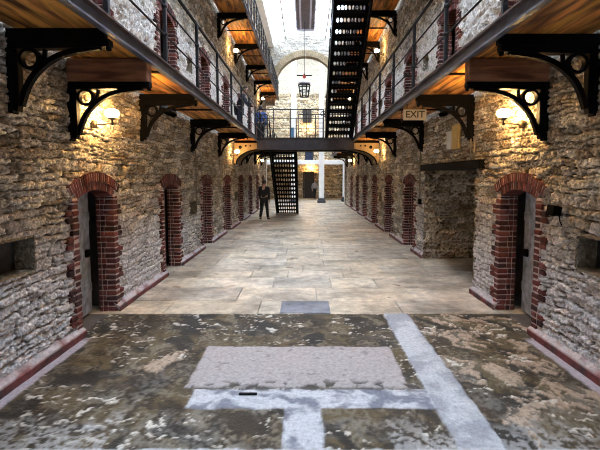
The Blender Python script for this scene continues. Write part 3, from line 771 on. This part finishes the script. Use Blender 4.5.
# ------------------------------------------------------------------ perforated iron stairs
def riser(m, x0, x1, y, z0, z1, n=8, th=.006):
    px = (x1 - x0 - .12) / n; zc = (z0 + z1) / 2
    m.box((x0, y, z0), (x0 + .06, y + th, z1)); m.box((x1 - .06, y, z0), (x1, y + th, z1))
    for k in range(n):
        a = x0 + .06 + px * k; b_ = a + px; cx = (a + b_) / 2; hw, hh = px / 2, (z1 - z0) / 2
        seg = 12; vs = []
        for yy in (y, y + th):
            for i in range(seg):
                an = 2 * PI * i / seg + PI / 12; c, s = math.cos(an), math.sin(an)
                f_ = min(hw / abs(c) if abs(c) > 1e-6 else 9, hh / abs(s) if abs(s) > 1e-6 else 9)
                vs.append((cx + c * f_, yy, zc + s * f_)); vs.append((cx + c * .035, yy, zc + s * .058))
        fs = []
        for i in range(seg):
            j = (i + 1) % seg
            fs += [(2 * i, 2 * j, 2 * j + 1, 2 * i + 1), (2 * seg + 2 * i, 2 * seg + 2 * i + 1, 2 * seg + 2 * j + 1, 2 * seg + 2 * j), (2 * i + 1, 2 * j + 1, 2 * seg + 2 * j + 1, 2 * seg + 2 * i + 1)]
        m.add(vs, fs)
        for sx in (-1, 1):                                 # corners of the cell left open by the polygon
            for sz in (-1, 1):
                A = math.atan2(sz * hh, sx * hw)
                near = sorted(range(seg), key=lambda i: abs(math.atan2(math.sin(2 * PI * i / seg + PI / 12 - A), math.cos(2 * PI * i / seg + PI / 12 - A))))[:2]
                pts = [(cx + math.cos(q) * min(hw / abs(math.cos(q)), hh / abs(math.sin(q))), y, zc + math.sin(q) * min(hw / abs(math.cos(q)), hh / abs(math.sin(q)))) for q in (2 * PI * near[0] / seg + PI / 12, 2 * PI * near[1] / seg + PI / 12)]
                m.add([pts[0], (cx + sx * hw, y, zc + sz * hh), pts[1]], [(0, 1, 2)])
def stair(name, label, x0, x1, yb, zb, rise, run, n):
    """climbs towards the camera (-y)"""
    t = thing(name, label, 'staircase', ((x0 + x1) / 2, yb, zb))
    yt, zt = yb - run * n, zb + rise * n
    for xx in (x0, x1 - .05):
        m = MB(); m.prism([(yb + .10, zb), (yb + .10, zb + .12), (yt, zt + .10), (yt - .02, zt - .22), (yb - .22, zb)], 0, xx, xx + .05); m.build('stringer', M['iron'], t)
    for k in range(n):
        z = zb + rise * (k + 1); y = yb - run * k
        m = MB(); m.bbox((x0 + .05, y - run - .01, z - .022), (x1 - .05, y + .03, z), .004)
        m.build('tread', M['iron'], t)
        m = MB(); riser(m, x0 + .05, x1 - .05, y, z - rise, z - .02); m.build('riser', M['iron'], t)
    for xx in (x0 + .025, x1 - .025):
        m = MB(); m.tube([(xx, yb + .12, zb + .75), (xx, yb + .05, zb + .9), (xx, yt, zt + .9)], .02, 6); m.build('handrail', M['iron'], t)
        for f_ in (.0, .25, .5, .75, 1.0):
            y = yb + .03 + (yt - yb) * f_; z = zb + (zt - zb) * f_
            m = MB(); m.tube([(xx, y, z + .05), (xx, y, z + .9)], .014, 6); m.build('baluster', M['iron'], t)
    return t
n = 17
st = stair('iron_staircase', 'black perforated iron stair rising overhead from the footbridge to the upper gallery', .70, 1.80 - .12, BY0 + .12, DECK, (DECK2 - DECK) / n, .2757, n)
m = MB()
sc = [(.62 + .10 * math.cos(a) * (1 - a / 14), DECK + .86 + .10 * math.sin(a) * (1 - a / 14)) for a in np.linspace(-PI / 2, 2.6 * PI, 26)]
m.tube([(.62, BY0 - .02, DECK + .03)] + [(p[0], BY0 - .02, p[1]) for p in sc], .014, 6); m.build('newel_scroll', M['iron'], st)
yt = BY0 + .12 - .2757 * n
m = MB(); m.bbox((.30, yt - 1.3, DECK2 - .08), (G + .02, yt - .01, DECK2 - .01), .01); m.build('landing', M['iron'], st)
n = 16
stair('iron_staircase', 'black perforated iron stair leading from the floor up to the footbridge', -1.44, -.34, 19.86, .0, DECK / n, .262, n)

# ------------------------------------------------------------------ wall lamps
def make_lamp():
    t = thing('wall_lamp', 'x', 'lamp')
    m = MB(); m.lathe([(0, -.05), (.035, -.045), (.04, 0), (.035, .045), (0, .05)], (.012, 0, 0), 10); pl_ = m.build('wall_plate', M['shadebody'], t, True)
    m = MB(); m.tube([(.01, 0, 0), (.23, 0, 0.008), (.245, 0, .015)], .009, 6); m.tube([(.24, 0, -.01), (.24, 0, .07)], [.014, .012], 8); m.lathe([(.012, .05), (.045, .065), (.05, .08), (0, .082)], (.24, 0, 0), 12); m.build('arm', M['shadebody'], t, True)
    m = MB(); m.smooth = True
    m.lathe([(0.0, 0), (.045, .003), (.072, .022), (.082, .05), (.072, .08), (.045, .098), (.0, .104)], (.24, 0, .083), 16); m.build('glass_shade', M['bulb'], t, True)
    return t
LAMP = make_lamp(); lused = [False]
DIM = [c for c in LAMP.children if c.name.startswith('glass_shade')][0].data.copy(); DIM.materials.clear(); DIM.materials.append(M['bulbdim'])
def lamp(x, y, z, rz, label):
    if not lused[0]:
        lused[0] = True; LAMP.location = (x, y, z); LAMP.rotation_euler = (0, 0, rz); LAMP['label'] = label; LAMP['group'] = 'glowing wall lamps'; return LAMP
    r = dup(LAMP, (x, y, z), rz, label, 'glowing wall lamps')
    if 6 < y < 30:
        for c in r.children:
            if c.name.startswith('glass_shade'): c.data = DIM
    return r
for side, X, rz in (('left', XL, 0), ('right', XR, PI)):
    lamp(X, 4.95, 2.48, rz, 'glowing wall lamp on the %s wall behind the bracket with the wooden beam' % side)
    lamp(X, 13.9 if side == 'left' else 13.75, 2.56, rz, 'glowing wall lamp on the %s wall just in front of the footbridge' % side)
    lamp(X, 22.0, 2.56, rz, 'glowing wall lamp on the %s wall far beyond the footbridge' % side)
    lamp(X, 13.9, 5.95, rz, 'glowing lamp on the upper %s wall under the high gallery, nearer one' % side)
    lamp(X, 22.4, 5.95, rz, 'glowing lamp on the upper %s wall under the high gallery, farther one' % side)
lamp(.45, 33.58, 2.35, -PI / 2, 'glowing lamp above the dark door in the far back wall')
lamp(.25, 33.58, 5.75, -PI / 2, 'glowing lamp high on the far back wall below the dark window')

# ------------------------------------------------------------------ hanging lantern
LX, LY, LZ, LK = -.07, 24.0, 6.52, 1.3
t = thing('hanging_lantern', 'large grey metal lantern hanging on a long rod under the arch', 'lantern', (LX, LY, LZ))
m = MB(); m.tube([(LX, LY, LZ + 1.15), (LX, LY, RZ - .44)], .018, 6); m.build('hanging_rod', M['rail'], t)
m = MB(); m.lathe([(r * LK, z) for r, z in [(0, .0), (.20, .02), (.24, .06), (.30, .09), (.18, .24), (.10, .30), (.03, .36), (0, .37)]], (LX, LY, LZ + .66), 8); m.build('cap', M['ridgelight'], t)
m = MB(); m.tube([(LX - .40, LY, LZ + 1.22), (LX + .40, LY, LZ + 1.22)], .035, 6); m.tube([(LX, LY - .40, LZ + 1.22), (LX, LY + .40, LZ + 1.22)], .035, 6)
for q in (-1, 1): m.lathe([(0, -.05), (.06, 0), (0, .05)], (LX + q * .40, LY, LZ + 1.22), 8)
m.build('crossbar', M['iron'], t)
m = MB(); m.lathe([(0, .0), (.08, .03), (.11, .12), (.06, .24), (0, .26)], (LX, LY, LZ + 1.04), 10); m.build('finial', M['red'], t)
m = MB()
for k in range(8):
    a = 2 * PI * k / 8 + PI / 8
    m.tube([(LX + .19 * LK * math.cos(a), LY + .19 * LK * math.sin(a), LZ), (LX + .27 * LK * math.cos(a), LY + .27 * LK * math.sin(a), LZ + .66)], .036, 6)
for z, r in ((0, .19 * LK), (.33, .23 * LK), (.66, .27 * LK)):
    m.tube([(LX + r * math.cos(2 * PI * k / 16), LY + r * math.sin(2 * PI * k / 16), LZ + z) for k in range(17)], .032, 6)
m.build('cage', M['iron'], t)
m = MB(); m.lathe([(.17 * LK, .0), (.25 * LK, .64)], (LX, LY, LZ + .01), 8); m.lathe([(0, -.01), (.18 * LK, 0)], (LX, LY, LZ + .01), 8); m.build('glass_panes', M['glass'], t)

# ------------------------------------------------------------------ signs, boards, pipes, fittings
SY = 7.2
t = thing('exit_sign', 'pale EXIT sign hanging under the lower right gallery', 'sign', (1.94, SY, 2.84))
m = MB(); m.bbox((1.735, SY - .015, 2.84), (2.145, SY + .015, 3.03), .006); m.build('sign_panel', M['signplate'], t)
cu = bpy.data.curves.new('lettering', 'FONT'); cu.body = 'EXIT'; cu.size = .165; cu.extrude = .002; cu.align_x = 'CENTER'; cu.align_y = 'CENTER'; cu.offset = .003
tmp = bpy.data.objects.new('tmp_text', cu); COL.objects.link(tmp); dg = bpy.context.evaluated_depsgraph_get()
me = bpy.data.meshes.new_from_object(tmp.evaluated_get(dg)); bpy.data.objects.remove(tmp)
me.name = 'lettering'; me.materials.clear(); me.materials.append(M['signink'])
o = link('lettering', me, t); o.location = (0, -.017, .095); o.rotation_euler = (PI / 2, 0, 0)
m = MB()
for x in (1.80, 2.08): m.box((x - .006, SY - .006, 3.03), (x + .006, SY + .006, DECK - .062))
m.build('hanger', M['iron'], t)
m = MB(); m.tube([(1.72, SY, 3.1), (1.70, SY, 3.0), (1.70, SY, 2.84), (1.72, SY, 2.80)], .008, 6); m.build('cable', M['rail'], t)
t = thing('notice_board', 'yellow notice board with a white sheet on the right wall above the wide opening', 'notice board', (XR, 7.15, 2.3))
m = MB(); m.bbox((XR - .06, 6.86, 2.32), (XR - .025, 7.20, 2.74), .006); m.build('board', M['yellow'], t)
m = MB(); m.bbox((XR - .055, 7.20, 2.34), (XR - .025, 7.46, 2.66), .004); m.build('sheet', M['paper'], t)
def pipe(pts, label, r=.014):
    m = MB(); m.tube(pts, r, 8)
    return tag(m.build('conduit_pipe', M['conduit']), label, 'pipe', 'conduits on the stone walls')
pipe([(XL + .03, 9.42, 2.45), (XL + .03, 9.42, 1.0)], 'grey vertical pipe on the left wall between two cell doors')
pipe([(XR - .03, 9.22, 2.45), (XR - .03, 9.22, 1.28)], 'grey vertical pipe on the right wall beyond the wide opening')
pipe([(XL + .035, 9.45, 2.21)] + [(XL + .035, y, 2.21 - .02 * math.sin((y - 9.4) * 1.4)) for y in np.arange(10, 26, .8)], 'long horizontal conduit on the left wall above the doors', .011)
pipe([(XR - .035, 9.25, 2.21)] + [(XR - .035, y, 2.21 - .03 * math.sin((y - 9.2) * 1.2)) for y in np.arange(10, 26, .8)], 'long horizontal conduit on the right wall above the doors', .011)
pipe([(XR - .03, 6.28, 2.44), (XR - .03, 6.28, 2.11)], 'short grey pipe below the bracket at the wide opening, nearer of a pair', .012)
pipe([(XR - .03, 6.42, 2.44), (XR - .03, 6.42, 2.11)], 'short grey pipe below the bracket at the wide opening, farther of a pair', .012)
t = thing('switch_box', 'small dark switch box at the foot of the right wall pipe', 'switch', (XR, 9.22, 1.2))
m = MB(); m.bbox((XR - .06, 9.17, 1.2), (XR + .02, 9.27, 1.32), .008); m.build('box', M['iron'], t); m = MB(); m.lathe([(.02, 0), (.02, .01), (0, .012)], (XR - .045, 9.22, 1.32), 8); m.build('gland', M['rail'], t)
t = thing('floodlight', 'small black floodlight on the right wall beside the near doorway', 'light', (XR, 4.15, 1.5))
m = MB(); m.prism([(XR - .12, 1.44), (XR - .03, 1.44), (XR - .02, 1.53), (XR - .10, 1.55)], 1, 4.10, 4.22); m.build('housing', M['iron'], t)
m = MB(); m.tube([(XR + .02, 4.16, 1.49), (XR - .05, 4.16, 1.49)], .015, 6); m.tube([(XR - .02, 4.14, 1.44), (XR - .025, 4.12, 1.38), (XR - .01, 4.11, 1.34)], .006, 6); m.build('mount', M['iron'], t)

# ------------------------------------------------------------------ people
def skinned(name, verts, edges, radii, mat, parent, root=0, sub=2):
    me = bpy.data.meshes.new(name); me.from_pydata(verts, edges, []); o = bpy.data.objects.new(name, me); COL.objects.link(o)
    md = o.modifiers.new('s', 'SKIN'); md.use_smooth_shade = True
    for i, r in enumerate(radii): me.skin_vertices[0].data[i].radius = r if isinstance(r, tuple) else (r, r)
    me.skin_vertices[0].data[root].use_root = True
    o.modifiers.new('u', 'SUBSURF').levels = sub
    dg = bpy.context.evaluated_depsgraph_get(); dg.update()
    nm = bpy.data.meshes.new_from_object(o.evaluated_get(dg)); nm.name = name
    bpy.data.objects.remove(o)
    nm.materials.clear(); nm.materials.append(mat)
    for p in nm.polygons: p.use_smooth = True
    return link(name, nm, parent)
def person(label, loc, rotz, H, top, legs, pose, hair=M['hair']):
    """figure faces local -y"""
    s = H / 1.72
    t = thing('person', label, 'person', loc, rotz)
    P = dict(pel=(0, 0, .95), sp=(0, -.01, 1.10), ch=(0, -.01, 1.30), nk=(0, 0, 1.47), hd0=(0, -.02, 1.53), hd=(0, -.02, 1.62), cr=(0, -.01, 1.69))
    lean = pose.get('lean', 0)
    for k in ('sp', 'ch', 'nk', 'hd0', 'hd', 'cr'):
        x, y, z = P[k]; d = z - .95; P[k] = (x, y - math.sin(lean) * d, .95 + math.cos(lean) * d)
    def sh(sx): x, y, z = P['nk']; return (sx * .185, y - .0, z - .07)
    for sx, n_ in ((-1, 'r'), (1, 'l')):
        P['s' + n_] = sh(sx)
        a = pose['arm' + n_]; S = P['s' + n_]
        P['e' + n_] = (S[0] + sx * .05 + a[0], S[1] + a[1], S[2] - .27 + a[2]); E = P['e' + n_]
        P['w' + n_] = (E[0] + a[3], E[1] + a[4], E[2] + a[5])
        l = pose['leg' + n_]
        P['h' + n_] = (sx * .09, 0, .90); P['k' + n_] = (sx * .10, l[0], .49 + l[2]); P['a' + n_] = (sx * .105, l[1], .08 + l[3]); P['t' + n_] = (sx * .125, l[1] - .15, .035 + l[3] * .6)
    P = {k: tuple(c * s for c in v) for k, v in P.items()}
    names = list(P); V = [P[k] for k in names]; ix = {k: i for i, k in enumerate(names)}
    R = dict(pel=.135, sp=.115, ch=(.150, .11), nk=.055, hd0=.062, hd=.088, cr=.062, sr=.062, sl=.062, er=.042, el=.042, wr=.030, wl=.030, hr=.095, hl=.095, kr=.058, kl=.058, ar=.042, al=.042, tr=.032, tl=.032)
    E = [('pel', 'sp'), ('sp', 'ch'), ('ch', 'nk'), ('nk', 'hd0'), ('hd0', 'hd'), ('hd', 'cr')]
    for n_ in 'rl': E += [('ch', 's' + n_), ('s' + n_, 'e' + n_), ('e' + n_, 'w' + n_), ('pel', 'h' + n_), ('h' + n_, 'k' + n_), ('k' + n_, 'a' + n_), ('a' + n_, 't' + n_)]
    edges = [(ix[a], ix[b_]) for a, b_ in E]; rad = [R[k] if isinstance(R[k], tuple) else R[k] for k in names]
    rad = [tuple(q * s for q in r) if isinstance(r, tuple) else r * s for r in rad]
    for n_, sx in (('r', -1), ('l', 1)):                    # palms, fingers and thumb
        W = Vector(P['w' + n_]); d = (W - Vector(P['e' + n_])).normalized(); side = Vector((0, 1, 0)) if abs(d.y) < .8 else Vector((1, 0, 0))
        side = (side - d * side.dot(d)).normalized(); nrm = d.cross(side)
        pi = len(V); V.append(tuple(W + d * .06 * s)); rad.append((.026 * s, .036 * s)); edges.append((ix['w' + n_], pi))
        for q, ln in ((-.027, .062), (-.009, .078), (.009, .074), (.027, .056)):
            b0 = W + d * .095 * s + side * q * s; i0 = len(V)
            V += [tuple(b0), tuple(b0 + (d * .6 + nrm * sx * .2) * ln * s), tuple(b0 + (d * .95 + nrm * sx * .5) * ln * s)]; rad += [.0105 * s, .009 * s, .007 * s]
            edges += [(pi, i0), (i0, i0 + 1), (i0 + 1, i0 + 2)]
        i0 = len(V); b0 = W + d * .04 * s - side * .035 * s; V += [tuple(b0), tuple(b0 + (d * .05 - side * .025) * s)]; rad += [.012 * s, .009 * s]; edges += [(pi, i0), (i0, i0 + 1)]
    body = skinned('body', V, edges, rad, M['skin'], t, 0)
    def shell(name, keys, es, grow, mat, root):
        kk = list(keys); vv = [P[k] for k in kk]; ii = {k: i for i, k in enumerate(kk)}
        rr = [(tuple(q * s + grow for q in R[k]) if isinstance(R[k], tuple) else R[k] * s + grow) for k in kk]
        return skinned(name, vv, [(ii[a], ii[b_]) for a, b_ in es], rr, mat, t, ii[root])
    shell('jacket', ['pel', 'sp', 'ch', 'nk', 'sr', 'sl', 'er', 'el', 'wr', 'wl'], [('pel', 'sp'), ('sp', 'ch'), ('ch', 'nk')] + [e for n_ in 'rl' for e in (('ch', 's' + n_), ('s' + n_, 'e' + n_), ('e' + n_, 'w' + n_))], .016, top, 'pel')
    shell('trousers', ['pel', 'hr', 'hl', 'kr', 'kl', 'ar', 'al'], [e for n_ in 'rl' for e in (('pel', 'h' + n_), ('h' + n_, 'k' + n_), ('k' + n_, 'a' + n_))], .017, legs, 'pel')
    for n_ in 'rl':
        A = Vector(P['a' + n_]); T = Vector(P['t' + n_])
        skinned('shoe', [tuple(A + Vector((0, .03, -.035)) * s), tuple((A + T) / 2 + Vector((0, 0, -.01)) * s), tuple(T + Vector((0, -.02, .002)) * s)], [(0, 1), (1, 2)], [.046 * s, .043 * s, .036 * s], M['cloth_black'], t)
    hd = Vector(P['hd']); m = MB(); m.smooth = True
    bm = bmesh.new(); bmesh.ops.create_icosphere(bm, subdivisions=3, radius=1)
    bmesh.ops.delete(bm, geom=[v for v in bm.verts if v.co.y < -.45 and v.co.z < .45 or v.co.z < -.62], context='VERTS'); bm.verts.index_update()
    m.add([hd + Vector((v.co.x * .088, v.co.y * .104 + .012, v.co.z * .115 + .022)) * s for v in bm.verts], [[v.index for v in f_.verts] for f_ in bm.faces]); bm.free()
    m.build('hair', hair, t, True)
    m = MB(); m.smooth = True
    fy = hd.y - .088 * s
    m.prism([(hd.x - .014 * s, hd.z - .02 * s), (hd.x + .014 * s, hd.z - .02 * s), (hd.x, hd.z + .02 * s)], 1, fy - .018 * s, fy + .02 * s); m.build('nose', M['skin'], t, True)
    m = MB()
    for sx in (-1, 1): m.lathe([(0, -.008 * s), (.010 * s, 0), (0, .008 * s)], (hd.x + sx * .032 * s, fy + .004 * s, hd.z + .02 * s), 8)
    m.build('eyes', M['cloth_black'], t, True)
    m = MB(); m.box((hd.x - .022 * s, fy + .0, hd.z - .05 * s), (hd.x + .022 * s, fy + .012 * s, hd.z - .043 * s)); m.build('mouth', M['red'], t, True)
    m = MB()
    for sx in (-1, 1): m.lathe([(0, -.03 * s), (.016 * s, -.01 * s), (.018 * s, .015 * s), (0, .03 * s)], (hd.x + sx * .088 * s, hd.y + .01 * s, hd.z), 8)
    m.build('ears', M['skin'], t, True)
    return t
walk = dict(lean=.05, armr=(0, .08, .0, 0, -.05, -.24), arml=(0, -.07, .0, 0, -.12, -.21), legr=(-.12, -.20, .0, 0), legl=(.02, .22, 0, .05))
stand = dict(lean=.02, armr=(0, .02, 0, 0, -.05, -.25), arml=(0, .02, 0, 0, -.05, -.25), legr=(-.02, .0, 0, 0), legl=(-.02, .0, 0, 0))
leanp = dict(lean=.3, armr=(0, -.10, .02, .05, -.22, -.06), arml=(0, -.10, .02, -.05, -.22, -.06), legr=(-.03, .02, 0, 0), legl=(-.02, .06, 0, 0))
person('person in dark clothes walking on the flagstones beside the lower stair', (-1.74, 16.75, .004), PI * .93, 1.66, M['cloth_black'], M['cloth_black'], walk)
person('person in a navy jacket leaning on the railing of the lower left gallery', (-2.25, 13.75, DECK), PI / 2, 1.68, M['cloth_navy'], M['cloth_navy'], leanp)
person('person in a bright blue top standing on the left gallery past the footbridge', (-1.98, 17.9, DECK), PI, 1.72, M['cloth_blue'], M['cloth_black'], stand)
person('person in a grey top and dark trousers near the door in the far wall', (.72, 31.9, .004), .5, 1.50, M['cloth_grey'], M['cloth_black'], walk)

# ------------------------------------------------------------------ light and camera
w = bpy.data.worlds.new('overcast_sky'); scn.world = w; w.use_nodes = True
nt = w.node_tree; bg = nt.nodes['Background']
tc = nt.nodes.new('ShaderNodeTexCoord'); nz = nt.nodes.new('ShaderNodeTexNoise'); nz.inputs['Scale'].default_value = 2.2; nz.inputs['Detail'].default_value = 4
cr = nt.nodes.new('ShaderNodeValToRGB'); cr.color_ramp.elements[0].color = (.68, .83, 1, 1); cr.color_ramp.elements[1].color = (.88, .94, 1, 1)
nt.links.new(tc.outputs['Generated'], nz.inputs['Vector']); nt.links.new(nz.outputs['Fac'], cr.inputs['Fac']); nt.links.new(cr.outputs['Color'], bg.inputs['Color'])
bg.inputs['Strength'].default_value = 4.5
def portal(loc, rot, sx, sy):
    l = bpy.data.lights.new('portal', 'AREA'); l.shape = 'RECTANGLE'; l.size = sx; l.size_y = sy; l.cycles.is_portal = True
    o = bpy.data.objects.new('skylight_portal', l); COL.objects.link(o); o.location = loc; o.rotation_euler = rot
portal((0, 9.0, 11.4), (0, 0, 0), 5.6, 34); portal((0, 28.7, 12.15), (0, 0, 0), 9, 3.8)

cam = bpy.data.cameras.new('camera'); co = bpy.data.objects.new('camera', cam); COL.objects.link(co); scn.camera = co
co.location = (0, 0, EYE); co.rotation_euler = (PI / 2 - math.radians(4.2), 0, 0)
cam.sensor_fit = 'HORIZONTAL'; cam.sensor_width = 36; cam.lens = 24
cam.shift_x = -5.5 / 600; cam.shift_y = -19.6 / 600
cam.clip_start = .05; cam.clip_end = 200
vs_ = scn.view_settings; vs_.view_transform = 'Standard'; vs_.look = 'None'; vs_.gamma = 1; vs_.use_curve_mapping = False
vs_.exposure = 1.85
cy = scn.cycles
cy.filter_width = 1.1; cy.use_denoising = True; cy.max_bounces = 8; cy.diffuse_bounces = 5; cy.transparent_max_bounces = 12; cy.sample_clamp_indirect = 6
